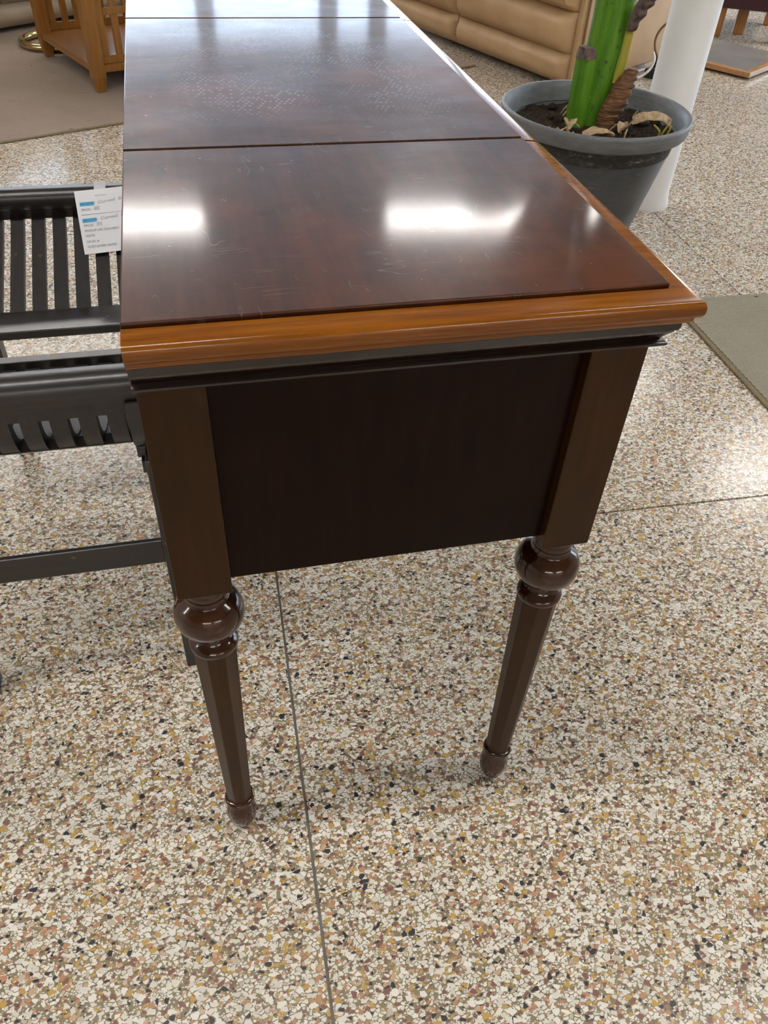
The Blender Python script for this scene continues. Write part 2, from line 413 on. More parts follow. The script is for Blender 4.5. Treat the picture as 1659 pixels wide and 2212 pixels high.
# ---------------------------------------------------------------- the desk
W, L = .4251, 1.230                # outer lip width and length of the top
WP, Y0, S1, S2, ZT = .4039, .0241, .3489, .8806, .765
PY, X0, PW, X1, ZB, ZP = .0233, .0013, .0494, .4018, .4846, .4933
desk = empty('wooden_desk', (W / 2, L / 2, 0))
tag(desk, 'dark glossy mahogany desk with a three-part top and turned tapering legs', 'desk')
def D(mb, name, mat, parent=None, **kw):          # desk parts are written in room coordinates
    p = parent or desk
    o = mb.build(name, mat, None, **kw)
    o.parent = p
    base = Vector((W / 2, L / 2, 0)) if p is desk else Vector((W / 2, L / 2, 0)) + Vector(p.get('_o', (0, 0, 0)))
    o.location = -Vector((W / 2, L / 2, 0)) if p is desk else Vector((0, 0, 0))
    return o
FRAME = [(.0222, .7618), (.0150, .7615), (.0070, .7608), (.0040, .7602), (.0022, .7592), (.0010, .7576), (.0002, .7555), (.0, .7520), (.0004, .7492), (.0016, .7470), (.0040, .7458), (.0046, .7456), (.0050, .7425), (.0064, .7402), (.0090, .7388), (.0222, .7380)]
def sweep(path, prof):
    mb = MB(); mb.rings([[(p[0] + o[0] * d, p[1] + o[1] * d, z) for d, z in prof] for p, o in path]); return mb
G = .0021
leafs = [(.0, S1 - G, Y0, S1 - G), (S1 + G, S2 - G, S1 + G, S2 - G), (S2 + G, L, S2 + G, L - Y0)]
for k, (a, b, p0, p1) in enumerate(leafs):
    panel = D(MB().box(0, WP, p0, p1, .7455, ZT), 'top_leaf', 'desk_leaf_polish' if k == 1 else 'desk_top_polish', bevel=.0012, bseg=2)
    panel['label'] = ['nearest section of the glossy desk top, lightly scratched', 'middle section of the desk top with woven press marks', 'far section of the desk top'][k]
    if k == 0: path = [((0, 0), (0, 1)), ((W, 0), (-1, 1)), ((W, b), (-1, 0))]
    elif k == 1: path = [((W, a), (-1, 0)), ((W, b), (-1, 0))]
    else: path = [((W, a), (-1, 0)), ((W, L), (-1, -1)), ((0, L), (0, -1))]
    e = D(sweep(path, FRAME), 'edge_frame', 'desk_edge' if k == 0 else 'desk_edge_side', panel, smooth=True, angle=35)
    e['label'] = 'orange-brown rounded edge framing the top'
# dark reveal under the leaves and the cornice below
D(MB().box(.004, W - .010, .010, L - .010, .7335, .7452), 'sub_top', 'desk_moulding')
COR = [(.0105, .7378), (.0105, .7318), (.0125, .7312), (.0130, .7290), (.0150, .7262), (.0172, .7238), (.0186, .7216), (.0190, .7205), (.0160, .7198), (.0142, .7182), (.0142, .7164), (.0160, .7148), (.0200, .7140), (.0260, .7140), (.0260, .7378)]
D(sweep([((.0, 0), (0, 1)), ((W, 0), (-1, 1)), ((W, L), (-1, -1)), ((.0, L), (0, -1))], COR), 'cornice', 'desk_moulding', smooth=True, angle=35)
D(MB().box(X0 + PW - .004, X1 - PW + .004, .0342, .0500, ZP, .7335), 'end_panel', 'desk_panel', bevel=.0006, bseg=1)
D(MB().box(X0 + PW - .004, X1 - PW + .004, L - .0500, L - .0342, ZP, .7335), 'end_panel', 'desk_panel', bevel=.0006, bseg=1)
D(MB().box(X1 - .0260, X1 - .0110, PY + PW - .004, L - PY - PW + .004, ZP, .7335), 'side_panel', 'desk_panel', bevel=.0006, bseg=1)
D(MB().box(X0 + .0110, X0 + .0260, PY + PW - .004, L - PY - PW + .004, ZP, .7335), 'side_panel', 'desk_panel', bevel=.0006, bseg=1)
def desk_leg(cx, cy):
    h = PW / 2
    post = D(MB().box(cx - h, cx + h, cy - h, cy + h, ZB, .7335), 'leg', 'desk_side', bevel=.0011, bseg=2)
    ball = [(.004, .486), (.0185, .486), (.0195, .4815), (.0180, .4770), (.0192, .4735), (.0205, .4700), (.0192, .4672), (.0196, .4610), (.0215, .4585), (.0270, .4555), (.0315, .4495), (.0338, .4425), (.0342, .4360), (.0330, .4290), (.0295, .4225), (.0245, .4185), (.0190, .4165), (.0155, .4140), (.0146, .4100), (.0146, .4050), (.0156, .4010), (.0195, .3980), (.0232, .3950), (.0247, .3920), (.0243, .3890), (.0222, .3866), (.0150, .3855)]
    D(MB().lathe(ball, cx, cy, 48), 'turned_bulb', 'desk_turning', post, smooth=True, angle=60)
    oct_ = []
    for z, r in ((.3875, .0213), (.0670, .0148)):
        oct_.append([(cx + r * math.cos(R(22.5 + 45 * j)) / math.cos(R(22.5)), cy + r * math.sin(R(22.5 + 45 * j)) / math.cos(R(22.5)), z) for j in range(8)])
    D(MB().rings(oct_), 'octagonal_shaft', 'desk_side', post, bevel=.0006, bseg=1)
    foot = [(.010, .0700), (.0165, .0698), (.0186, .0680), (.0191, .0660), (.0184, .0636), (.0158, .0618), (.0148, .0590), (.0152, .0555), (.0172, .0490), (.0188, .0410), (.0194, .0320), (.0188, .0225), (.0168, .0130), (.0135, .0055), (.0100, .0015), (.0070, 0.0)]
    D(MB().lathe(foot, cx, cy, 40), 'turned_foot', 'desk_turning', post, smooth=True, angle=60)
for cy in (PY + PW / 2, L - PY - PW / 2):
    for cx in (X0 + PW / 2, X1 - PW / 2): desk_leg(cx, cy)

# ---------------------------------------------------------------- slatted curved bench
BC = Vector((-.176, .610, 0))
bench = empty('slatted_bench', BC)
tag(bench, 'small black wooden bench with a curved slatted seat, beside the desk', 'bench')
def Bp(mb, name, mat='bench_wood', **kw):
    o = mb.build(name, mat, bench, **kw); o.location = -BC; return o
BX0, BX1 = -.358, -.006
NEARP = [(.322, .500), (.322, .470), (.3255, .450), (.336, .432), (.358, .416), (.392, .405), (.440, .398), (.505, .394), (.554, .393)]
FARP = [(.898, .492), (.888, .482), (.868, .472), (.838, .460), (.800, .446), (.760, .432), (.725, .419), (.694, .407)]
def prof_side(near, th0, th1, part=(0.0, 1.0)):      # seat curve from the top rail to the inner rail, offsets th0..th1 inward
    cv = catmull([(p[0], p[1], 0) for p in (NEARP if near else FARP)], 4); out = []
    for k in range(len(cv)):
        t = (cv[min(k + 1, len(cv) - 1)] - cv[max(k - 1, 0)]).normalized(); n = Vector((-t.y, t.x, 0)) * (1 if near else -1)
        out.append((cv[k] + n * th0, cv[k] + n * th1))
    return out[int(part[0] * (len(out) - 1)):int(part[1] * (len(out) - 1)) + 1]
def strip(x0, x1, pr):
    mb = MB(); mb.rings([[(x0, a.x, a.y), (x1, a.x, a.y), (x1, b.x, b.y), (x0, b.x, b.y)] for a, b in pr]); return mb
def rail(near):
    cs = [(.322, .483), (.322, .499), (.3195, .505), (.318, .513), (.320, .523), (.3255, .5305), (.334, .5345), (.340, .5335), (.3455, .5345), (.353, .531), (.3575, .524), (.3585, .515), (.354, .506), (.347, .5015), (.338, .499), (.336, .492), (.336, .483)]
    if not near: cs = [(1.22 - y, z) for y, z in cs]
    mb = MB(); mb.rings([[(x, y, z) for y, z in cs] for x in (BX0, BX1)]); return mb
for near in (True, False):
    Bp(rail(near), 'top_rail', smooth=True, angle=45, bevel=0)
    ys = (.5545, .572, .394) if near else (.638, .700, .407)
    Bp(MB().box(BX0, BX1, ys[0], ys[1], ys[2], .420), 'seat_rail', bevel=.0015)
    for k in range(-1, 8):
        xc = -.0885 - .0317 * k
        Bp(strip(xc - .0098, xc + .0098, prof_side(near, 0, .016 if near else .011)), 'slat', 'bench_slat_wood', smooth=True, angle=50)
    if near: Bp(strip(-.3262, -.0443, prof_side(True, -.001, .012, (.40, .66))), 'under_board', smooth=True, angle=50)
    # wide boards closing the seat at both ends
    for (xa, xb) in ((-.0440, BX1), (BX0, -.3265)):
        Bp(strip(xa, xb, prof_side(near, -.006, .012)), 'end_board', smooth=True, angle=50)
for (xa, xb) in ((-.0470, -.0060), (-.358, -.317)):
    Bp(MB().box(xa, xb, .360, .690, .386, .4035), 'cross_bearer', bevel=.0015)
for (xa, xb) in ((-.0430, -.0040), (-.352, -.313)):
    Bp(MB().box(xa, xb, .352, .868, .366, .3856), 'side_bearer', bevel=.0015)
for (xa, xb) in ((-.0345, -.0040), (-.341, -.3105)):
    Bp(MB().box(xa, xb, .313, .350, 0, .415), 'leg', bevel=.0015)
    Bp(MB().box(xa, xb, .908, .942, 0, .470), 'leg', bevel=.0015)
Bp(MB().box(-.3110, -.0340, .322, .331, .229, .271), 'stretcher', bevel=.002)

# price tag hanging from the far rail
tagr = empty('price_tag', (-.0655, .857, .5370)); tagr.rotation_euler = (R(-42.0), R(-3.2), 0); tagr.scale = (1, 1, .885)
tag(tagr, 'white price tag with blue highlighter taped to the bench rail', 'price tag')
def paper():
    mb = MB(); nz = 10; rs = []
    for i in range(nz + 1):
        t = i / nz; z = -.112 * t; y = -.0016 * math.sin(math.pi * t)
        rs.append([(-.052, y, z), (.052, y - .0008, z + .001), (.052, y - .0003, z + .001), (-.052, y + .0005, z)])
    mb.rings(rs); return mb
pp = paper().build('sheet', 'paper', tagr, smooth=True)
MB().add([(-.022, -.0014, -.012), (-.004, -.0014, -.012), (-.004, .004, .004), (-.022, .004, .004), (-.004, .014, .020), (-.022, .014, .020),
          (-.022, -.0010, -.0118), (-.004, -.0010, -.0118), (-.004, .0042, .0034), (-.022, .0042, .0034), (-.004, .0145, .0196), (-.022, .0145, .0196)],
         [(0, 1, 2, 3), (3, 2, 4, 5), (7, 6, 9, 8), (8, 9, 11, 10), (0, 3, 9, 6), (3, 5, 11, 9), (1, 7, 8, 2), (2, 8, 10, 4), (0, 6, 7, 1), (4, 10, 11, 5)]).build('tape', 'tape', tagr)
def sag(z): return -.0016 * math.sin(math.pi * min(1, max(0, -z / .112)))
def lettering(text, x, z, size, mat, shear=0.0, rot=0.0, sx=1.0):
    cu = bpy.data.curves.new('lettering', 'FONT'); cu.body = text; cu.size = size; cu.shear = shear; cu.resolution_u = 2
    tmp = bpy.data.objects.new('tmp', cu); COL.objects.link(tmp)
    bpy.context.view_layer.update()
    me = bpy.data.meshes.new_from_object(tmp.evaluated_get(bpy.context.evaluated_depsgraph_get()))
    COL.objects.unlink(tmp); bpy.data.objects.remove(tmp); bpy.data.curves.remove(cu)
    me.materials.clear(); me.materials.append(MAT[mat])
    o = bpy.data.objects.new('lettering', me); COL.objects.link(o); o.parent = tagr
    o.rotation_euler = (R(90), rot, 0); o.scale = (sx, 1, 1); o.location = (x, sag(z) - .0010, z)
    return o
XT = -.0455
for z in (-.0245, -.0535):
    hl = MB().box(XT - .001, XT + .0205, -.0002, 0, -.0032, .0032).build('highlighter_mark', 'blue_marker', tagr); hl.location = (0, sag(z) - .0006, z)
    lettering('PRODUCT', XT, z - .0018, .0048, 'dark_ink')
    hw = lettering('Curved', XT + .0260, z - .0018, .0078, 'pen_ink', .25, R(-6), 1.15)
    lettering('Bench', XT + .0580, z + .0014, .0078, 'pen_ink', .25, R(-6), 1.1)
for z in (-.0345, -.0625):
    lettering('PRICE:', XT, z - .0020, .0054, 'print_ink'); lettering('85', XT + .0190, z - .0022, .0088, 'pen_ink', .2)
for s_, z in (('PICKUP OR DELIVERY:', -.0715), ('DATE:', -.0805), ('SALES #:', -.0905), ('CUSTOMER NAME:', -.0995)):
    lettering(s_, XT, z - .0020, .0054, 'print_ink')
ln = MB().box(-.046, .046, -.0001, 0, -.00025, .00025).build('ruled_line', 'print_ink', tagr); ln.location = (0, sag(-.0435) - .0007, -.0435)

# ---------------------------------------------------------------- ribbed floor mat on the right
mat_o = empty('floor_mat', (1.310, 1.290, 0), R(-1.5))
tag(mat_o, 'grey-beige ribbed floor mat lying right of the desk corner', 'floor mat')
def ribbed(x0, x1, y0, y1, pitch=.0168):
    mb = MB(); n = int((y1 - y0) / pitch); rs = []
    for i in range(n * 4 + 1):
        y = y0 + (y1 - y0) * i / (n * 4); z = .0062 + .0026 * (.5 + .5 * math.cos(2 * math.pi * i / 4))
        rs.append([(x0, y, .0012), (x1, y, .0012), (x1, y, z), (x0, y, z)])
    return mb.rings(rs)
ribbed(.014, 1.1, -2.3, -.003).build('ribbed_pile', 'mat_weave', mat_o, smooth=True, angle=80)
MB().box(0, .0155, -2.3, 0, .0006, .0058).build('border', 'mat_edge', mat_o, bevel=.002)
MB().box(.0155, 1.1, -.0045, 0, .0006, .0062).build('border', 'mat_edge', mat_o, bevel=.002)
tag(MB().add([(0, 0, 0), (.012, .002, 0), (.016, .008, 0), (.006, .011, 0), (-.002, .006, 0), (.006, .005, .004)], [(0, 1, 5), (1, 2, 5), (2, 3, 5), (3, 4, 5), (4, 0, 5), (4, 3, 2, 1, 0)]).build('debris_scrap', 'black_plastic', loc=(1.565, 1.262, .0068)),
    'small dark scrap lying on the floor mat', 'scrap')

# ---------------------------------------------------------------- area rug, far left
RD = Vector((2.089, .897)).normalized(); RN = Vector((-RD.y, RD.x))
rug = empty('area_rug', (-.571, 2.715, 0), math.atan2(RD.y, RD.x))
tag(rug, 'plain beige area rug under the oak side table', 'rug')
MB().box(-1.9, 2.255, 0.012, 2.6, .0006, .0075).build('pile', 'rug_pile', rug, bevel=.002)
MB().box(-1.9, 2.255, 0, .0125, .0006, .0066).build('bound_edge', 'mat_edge', rug, bevel=.002)

# ---------------------------------------------------------------- oak side table on the rug
TL = Vector((-.480 + .0, 3.850)); TN = Vector((-.238, 3.290))
tdir = (TL - TN).normalized(); wdir = Vector((tdir.y, -tdir.x)); TLEN = (TL - TN).length; TW = .52
table = empty('side_table', (TN.x, TN.y, .0078), math.atan2(wdir.y, wdir.x))     # local x = along wdir, y = towards the far leg
tag(table, 'mission-style oak side table with slatted sides on the rug', 'side table')
def leg(x, y):
    s = .026; mb = MB()
    mb.rings([[(x - s * k, y - s * k, z), (x + s * k, y - s * k, z), (x + s * k, y + s * k, z), (x - s * k, y + s * k, z)] for z, k in ((0, .66), (.055, 1), (.53, 1))])
    return mb.build('leg', 'oak', table, bevel=.0025)
for x in (0, TW):
    for y in (0, TLEN): leg(x, y)
MB().box(-.02, TW + .02, -.02, TLEN + .02, .072, .100).build('lower_shelf', 'oak', table, bevel=.002)
MB().box(-.06, TW + .06, -.06, TLEN + .06, .530, .556).build('table_top', 'oak', table, bevel=.004)
for y in (0, TLEN):
    MB().box(.0265, TW - .0265, y - .010, y + .010, .1005, .130).build('panel_rail', 'oak', table, bevel=.001)
    MB().box(.0265, TW - .0265, y - .010, y + .010, .470, .5295).build('panel_rail', 'oak', table, bevel=.001)
    MB().box(.0265, .060, y - .009, y + .009, .1305, .4695).build('stile', 'oak', table, bevel=.001)
    MB().box(TW - .060, TW - .0265, y - .009, y + .009, .1305, .4695).build('stile', 'oak', table, bevel=.001)
    k = 0; x = .092
    while x < TW - .09:
        MB().box(x, x + .028, y - .007, y + .007, .1305, .4695).build('slat', 'oak', table, bevel=.001); x += .0575
MB().box(.0605, TW - .0605, -.0115, -.0072, .272, .296).build('cross_rail', 'oak', table, bevel=.001)

# polished brass ring base behind the table
ringr = empty('brass_ring', (-.462, 4.055, .0078))
tag(ringr, 'polished brass ring lying on the rug behind the side table', 'lamp base')
MB().tube([(.150 * math.cos(2 * math.pi * i / 56), .150 * math.sin(2 * math.pi * i / 56), .017) for i in range(56)], .017, 14, loop=True).build('ring', 'brass', ringr, smooth=True)

# ---------------------------------------------------------------- sofas
def puff(x0, x1, z0, z1, depth, bulge, mat, name, parent, nx=26, nz=12, wr=.003, seed=0, edge=.10, yb=.06):
    """soft panel in the local xz plane facing -y"""
    mb = MB(); idx = {}; vs_ = []; fs = []
    for i in range(nx + 1):
        for k in range(nz + 1):
            u, w = i / nx, k / nz
            eu = min(u, 1 - u) * (x1 - x0); ew = min(w, 1 - w) * (z1 - z0); rr = min(edge * .5, (z1 - z0) * .48)
            fu = 1 - max(0, 1 - eu / rr) ** 2.4; fw = 1 - max(0, 1 - ew / rr) ** 2.4
            y = -(depth + bulge * math.sin(math.pi * min(1, max(0, w))) ** .8) * fu * fw
            y += wr * noise.noise(Vector((u * 9 + seed, w * 4, seed * 2.3))) * fu * fw
            vs_.append((lerp(x0, x1, u), y, lerp(z0, z1, w)))
    for i in range(nx):
        for k in range(nz): a = i * (nz + 1) + k; fs.append((a, a + nz + 1, a + nz + 2, a + 1))
    n = len(vs_); back = [(x0, yb, z0), (x1, yb, z0), (x1, yb, z1), (x0, yb, z1)]
    bot = [i * (nz + 1) for i in range(nx + 1)]; top = [i * (nz + 1) + nz for i in range(nx + 1)]
    lef = list(range(nz + 1)); rig = [nx * (nz + 1) + k for k in range(nz + 1)]
    fs += [tuple(bot[::-1]) + (n, n + 1), tuple(top) + (n + 2, n + 3), tuple(lef) + (n + 3, n), tuple(rig[::-1]) + (n + 1, n + 2), (n, n + 3, n + 2, n + 1)]
    mb.add(vs_ + back, fs); return mb.build(name, mat, parent, smooth=True, angle=50)
# tan recliner sofa behind the pot: local x runs away from the near corner, front faces -y
dv = Vector((1.696 - 1.464, 3.415 - 4.031)).normalized(); Q = Vector((1.464, 4.031)) + dv * .945
sofa = empty('recliner_sofa', (Q.x, Q.y, 0), math.atan2(-dv.y, -dv.x))
tag(sofa, 'tan leather recliner sofa with padded front, behind the plant pot', 'sofa')
# local y of this frame points to the left of travel; the front must face the desk, so the body extends along -y*-1
sgn = -1.0
def sofa_body(root, mat, length, deep, hs, hb, side):
    for k in range(2):
        MB().box(.25 + k * (length - .38), .33 + k * (length - .38), -.12, -.06, .0085, .05).build('foot', 'black_plastic', root)
        MB().box(.25 + k * (length - .38), .33 + k * (length - .38), -deep + .08, -deep + .14, .0085, .05).build('foot', 'black_plastic', root)
    MB().box(.23, length, -deep, -.05, .05, hs - .08).build('frame', mat, root, bevel=.02, bseg=3, smooth=True)
def front_pads(root, mat, spans, zs, rotfix):
    for a, b in spans:
        for q, (z0, z1, d, bl) in enumerate(zs):
            o = puff(a, b, z0, z1, d, bl, mat, ['lower_pad', 'middle_pad', 'seat_cushion_front'][min(q, 2)], root, seed=a * 7 + q, yb=.09)
            o.rotation_euler = (0, 0, math.pi); o.location = (a + b, 0, 0)
sofa_body(sofa, 'tan_leather', 1.72, .75, .44, .95, 1)
front_pads(sofa, 'tan_leather', [(.028, .842), (.848, 1.70)], [(.028, .150, .030, .012), (.146, .312, .034, .022), (.308, .46, .050, .030)], 0)
for a, b in ((.03, .842), (.848, 1.70)):
    MB().box(max(a, .185), b, -.58, -.02, .365, .455).build('seat_cushion', 'tan_leather', sofa, bevel=.035, bseg=4, smooth=True)
    MB().box(max(a, .23), b, -.75, -.56, .40, .95).build('backrest', 'tan_leather', sofa, bevel=.06, bseg=4, smooth=True)
MB().add([(x + k * .165, y, z) for z in (.030, .60) for (x, y, k) in ((-.012, .012, 0), (.026, .012, 0), (.026, -.75, 1), (-.012, -.75, 1))], [(0, 1, 2, 3), (7, 6, 5, 4), (0, 4, 5, 1), (1, 5, 6, 2), (2, 6, 7, 3), (3, 7, 4, 0)]).build('side_panel', 'tan_leather', sofa, bevel=.012, bseg=3, smooth=True)
MB().tube([(-.014, -.012, .03), (-.015, -.010, .30), (-.014, -.012, .59)], .0055, 10).build('piping', 'brown_cord', sofa, smooth=True)
# beige sofa, far left
dl = Vector((.171, .144)).normalized()
sofb = empty('beige_sofa', (-.737 - dl.x * .9, 4.25 - dl.y * .9, 0), math.atan2(dl.y, dl.x))
tag(sofb, 'beige leather sofa base behind the oak side table', 'sofa')
for x in (.05, 1.75):
    for y in (.06, .75): MB().box(x, x + .08, y, y + .07, .0085, .05).build('foot', 'black_plastic', sofb)
MB().box(.0, 1.9, .06, .88, .035, .36).build('frame', 'beige_leather', sofb, bevel=.02, bseg=3, smooth=True)
puff(0, 1.9, .030, .128, .022, .006, 'beige_leather', 'lower_pad', sofb, seed=3, wr=.002, yb=.07)
puff(0, .95, .126, .34, .035, .02, 'beige_leather', 'middle_pad', sofb, seed=4, yb=.07)
puff(.952, 1.9, .126, .34, .035, .02, 'beige_leather', 'middle_pad', sofb, seed=5, yb=.07)
for a, b in ((0, .948), (.952, 1.9)):
    MB().box(a, b, -.02, .66, .345, .46).build('seat_cushion', 'beige_leather', sofb, bevel=.04, bseg=4, smooth=True)
    MB().box(a, b, .66, .90, .37, .92).build('backrest', 'beige_leather', sofb, bevel=.06, bseg=4, smooth=True)

# ---------------------------------------------------------------- potted plant
PC = Vector((1.150, 1.628, 0)); PH = .405
pot = empty('potted_plant', PC)
tag(pot, 'big grey plastic pot with a cut green plant stem, in front of the white column', 'potted plant')
body = [(.118, .0), (.130, .002), (.140, .02), (.214, .325), (.2165, .3255), (.2245, .3585), (.222, .362), (.226, .3625), (.232, .366)]
inner = [(.2345, .4055), (.232, .404), (.228, .395), (.222, .365), (.205, .30), (.20, .29)]
potb = MB().lathe([(.118, .0), (.132, .0), (.142, .02), (.2135, .318)], 0, 0, 72, cap=True).build('pot_body', 'grey_plastic', pot, smooth=True, angle=50)
MB().lathe([(.2140, .3180), (.2155, .3190), (.2185, .3350), (.2225, .3560), (.2225, .3580)], 0, 0, 72, cap=False).build('limescale_ring', 'limescale_band', potb, smooth=True)
rim = MB().lathe([(.2200, .3580), (.2300, .3585), (.2440, .3640), (.2480, .3690), (.2530, .3960), (.2525, .4020), (.2480, .4050), (.2420, .4040), (.2370, .3980), (.2320, .3860), (.2190, .345), (.208, .315)], 0, 0, 72, cap=False).build('rim', 'grey_plastic_scuffed', pot, smooth=True, angle=60)
def soil():
    mb = MB(); nr, ns = 34, 96; rs = []
    for i in range(nr + 1):
        r = .0005 + .2190 * i / nr; ring = []
        for j in range(ns):
            a = 2 * math.pi * j / ns; x, y = r * math.cos(a), r * math.sin(a)
            z = .350 + .012 * noise.noise(Vector((x * 14, y * 14, 1))) + .013 * noise.noise(Vector((x * 42, y * 42, 5))) + .007 * noise.noise(Vector((x * 95, y * 95, 9)))
            z += .022 * math.exp(-((x - .13) ** 2 + (y + .05) ** 2) / .0035)
            ring.append((x, y, z))
        rs.append(ring)
    mb.rings(rs, True, False); return mb.build('soil', 'soil', pot, smooth=True, angle=80)
so = soil(); so['kind'] = 'stuff'
def clod(name, x, y, z, s, mat, seed):
    mb = MB(); rs = []
    for i in range(7):
        th = math.pi * (i + .02) / 6.04; ring = []
        for j in range(9):
            a = 2 * math.pi * j / 9; v = Vector((math.sin(th) * math.cos(a), math.sin(th) * math.sin(a), math.cos(th)))
            r = s * (1 + .55 * noise.noise(v * 1.7 + Vector((seed, seed * 2, 0))))
            ring.append((x + v.x * r, y + v.y * r * .8, z + v.z * r * .6))
        rs.append(ring)
    return mb.rings(rs).build(name, mat, pot)
rnd = random.Random(3)
for k in range(34):
    a, r = rnd.uniform(0, 6.28), .20 * math.sqrt(rnd.uniform(.05, 1))
    clod('soil_clod', r * math.cos(a), r * math.sin(a), .357, rnd.uniform(.006, .016), 'soil', k)
for k in range(22):
    a, r = rnd.uniform(0, 6.28), .19 * math.sqrt(rnd.uniform(.05, 1)); x, y = r * math.cos(a), r * math.sin(a); q = rnd.uniform(0, 6.28); l = rnd.uniform(.008, .02)
    MB().tube([(x, y, .359), (x + l * math.cos(q), y + l * math.sin(q), .368 + rnd.uniform(0, .012)), (x + 1.8 * l * math.cos(q + .4), y + 1.8 * l * math.sin(q + .4), .364)], [.0018, .0024, .0012], 6).build('bark_bit', 'dead_leaf', pot, smooth=True)
# stem: tapering, slightly leaning, with sheath ridges.  (rx along the view's right, in local coordinates)
VR = Vector((.887, -.462, 0)); VF = Vector((.462, .887, 0))        # right / away in plan, as seen over the desk
def stem_mesh(p0, p1, r0, r1, lobes, amp, n=22, seg=40, ph=0.0, flat=.85, arc=None, th=.004):
    mb = MB(); rs = []
    for i in range(n + 1):
        t = i / n; c = p0.lerp(p1, t); r = lerp(r0, r1, t); ring = []
        if arc is None:
            for j in range(seg):
                a = 2 * math.pi * j / seg
                q = r * (1 + amp * math.sin(lobes * a + ph + t * 1.2)) * (1 + .03 * noise.noise(Vector((math.cos(a) * 2, math.sin(a) * 2, t * 5 + ph))))
                ring.append(c + VR * (q * math.cos(a)) + VF * (q * flat * math.sin(a)))
        else:
            a0, a1 = arc; m_ = seg // 2; jag = .02 * noise.noise(Vector((t * 3, ph, 0)))
            o_ = []; i_ = []
            for j in range(m_ + 1):
                a = lerp(a0, a1, j / m_); q = r * (1 + .05 * noise.noise(Vector((a * 2, t * 4, ph))))
                o_.append(c + VR * (q * math.cos(a)) + VF * (q * flat * math.sin(a))); i_.append(c + VR * ((q - th) * math.cos(a)) + VF * ((q - th) * flat * math.sin(a)))
            ring = o_ + i_[::-1]
        rs.append(ring)
    mb.rings(rs); return mb
S0 = VR * .000 + VF * .045 + Vector((0, 0, .325)); S1v = VR * -.010 + VF * .045 + Vector((0, 0, .72)); S2v = VR * -.02 + VF * .06 + Vector((0, 0, 1.45))
st = stem_mesh(S0, S1v, .056, .050, 3, .03).build('stem', 'green_stem', pot, smooth=True)
stem_mesh(S1v, S2v, .050, .036, 3, .03, ph=1.2).build('stem', 'green_stem', pot, smooth=True)
# cut sheath stub on the left
stub = stem_mesh(S0 + VR * -.042 + VF * -.028, S0 + VR * -.050 + VF * -.034 + Vector((0, 0, .190)), .032, .028, 2, .04, n=14, ph=2.0).build('cut_sheath', 'green_stem', pot, smooth=True)
stem_mesh(S0 + VR * -.0500 + VF * -.034 + Vector((0, 0, .1895)), S0 + VR * -.054 + VF * -.033 + Vector((0, 0, .214)), .0285, .019, 5, .16, n=6, ph=2.0).build('withered_tip', 'withered_tip', stub, smooth=True)
# brown shrivelled sheath on the right front
hk = [VR * .036 + VF * -.018 + Vector((0, 0, .330)), VR * .030 + VF * -.020 + Vector((0, 0, .375)), VR * .044 + VF * -.022 + Vector((0, 0, .420)), VR * .058 + VF * -.016 + Vector((0, 0, .470)), VR * .072 + VF * -.006 + Vector((0, 0, .505))]
def husk(path, rads, name, mat, wr=.12, freq=60):
    cv = catmull(path, 10); k = len(cv); mb = MB(); rs = []
    for i, c in enumerate(cv):
        t = i / (k - 1); x = t * (len(rads) - 1); q = int(min(x, len(rads) - 2)); r = lerp(rads[q], rads[q + 1], x - q); ring = []
        for j in range(18):
            a = 2 * math.pi * j / 18; rr = r * (1 + wr * math.sin(freq * t + 1.3 * math.sin(a * 2)) * (.5 + .5 * math.sin(a + 1)))
            ring.append(c + VR * (rr * math.cos(a)) + VF * (rr * .7 * math.sin(a)))
        rs.append(ring)
    return mb.rings(rs).build(name, mat, pot, smooth=True, angle=80)
husk(hk, [.018, .024, .030, .026, .012], 'shrivelled_sheath', 'brown_husk', .16, 62)
husk([VR * .036 + VF * .004 + Vector((0, 0, .465)), VR * .040 + VF * .010 + Vector((0, 0, .520)), VR * .042 + VF * .014 + Vector((0, 0, .585)), VR * .044 + VF * .014 + Vector((0, 0, .640))], [.010, .013, .010, .007], 'yellowing_sheath', 'yellow_husk', .05, 12)
husk([VR * .044 + VF * .006 + Vector((0, 0, .585)), VR * .054 + VF * -.002 + Vector((0, 0, .625)), VR * .068 + VF * -.008 + Vector((0, 0, .655)), VR * .086 + VF * -.012 + Vector((0, 0, .668))], [.010, .017, .021, .017], 'withered_curl', 'withered_tip', .22, 26)
# dead leaves on the soil
def dead_leaf(c, ln_, wd, rot, curl, lift, name='dead_leaf'):
    n, mm = 10, 6; mb = MB(); top = []
    for i in range(n + 1):
        t = i / n; w = wd * math.sin(math.pi * (.12 + .83 * t)) ; ring = []
        for j in range(mm + 1):
            s = j / mm * 2 - 1
            p = Vector((ln_ * (t - .5), w * s * .5, curl * s * s + lift * math.sin(math.pi * t) + .006 * noise.noise(Vector((t * 4, s * 2, rot)))))
            p.rotate(Matrix.Rotation(rot, 3, 'Z')); ring.append(p + c)
        top.append(ring)
    rs = [r + [Vector((q.x, q.y, q.z - .0015)) for q in r[::-1]] for r in top]
    return mb.rings(rs).build(name, 'dead_leaf', pot, smooth=True)
dead_leaf(VR * .150 + VF * .020 + Vector((0, 0, .388)), .105, .055, -.30, -.014, .018)
dead_leaf(VR * .020 + VF * -.120 + Vector((0, 0, .366)), .085, .05, -.1, .010, .008)
dead_leaf(VR * -.06 + VF * -.07 + Vector((0, 0, .368)), .05, .035, 1.2, .01, .01)
dead_leaf(VR * .08 + VF * -.04 + Vector((0, 0, .368)), .05, .03, .6, .012, .006)
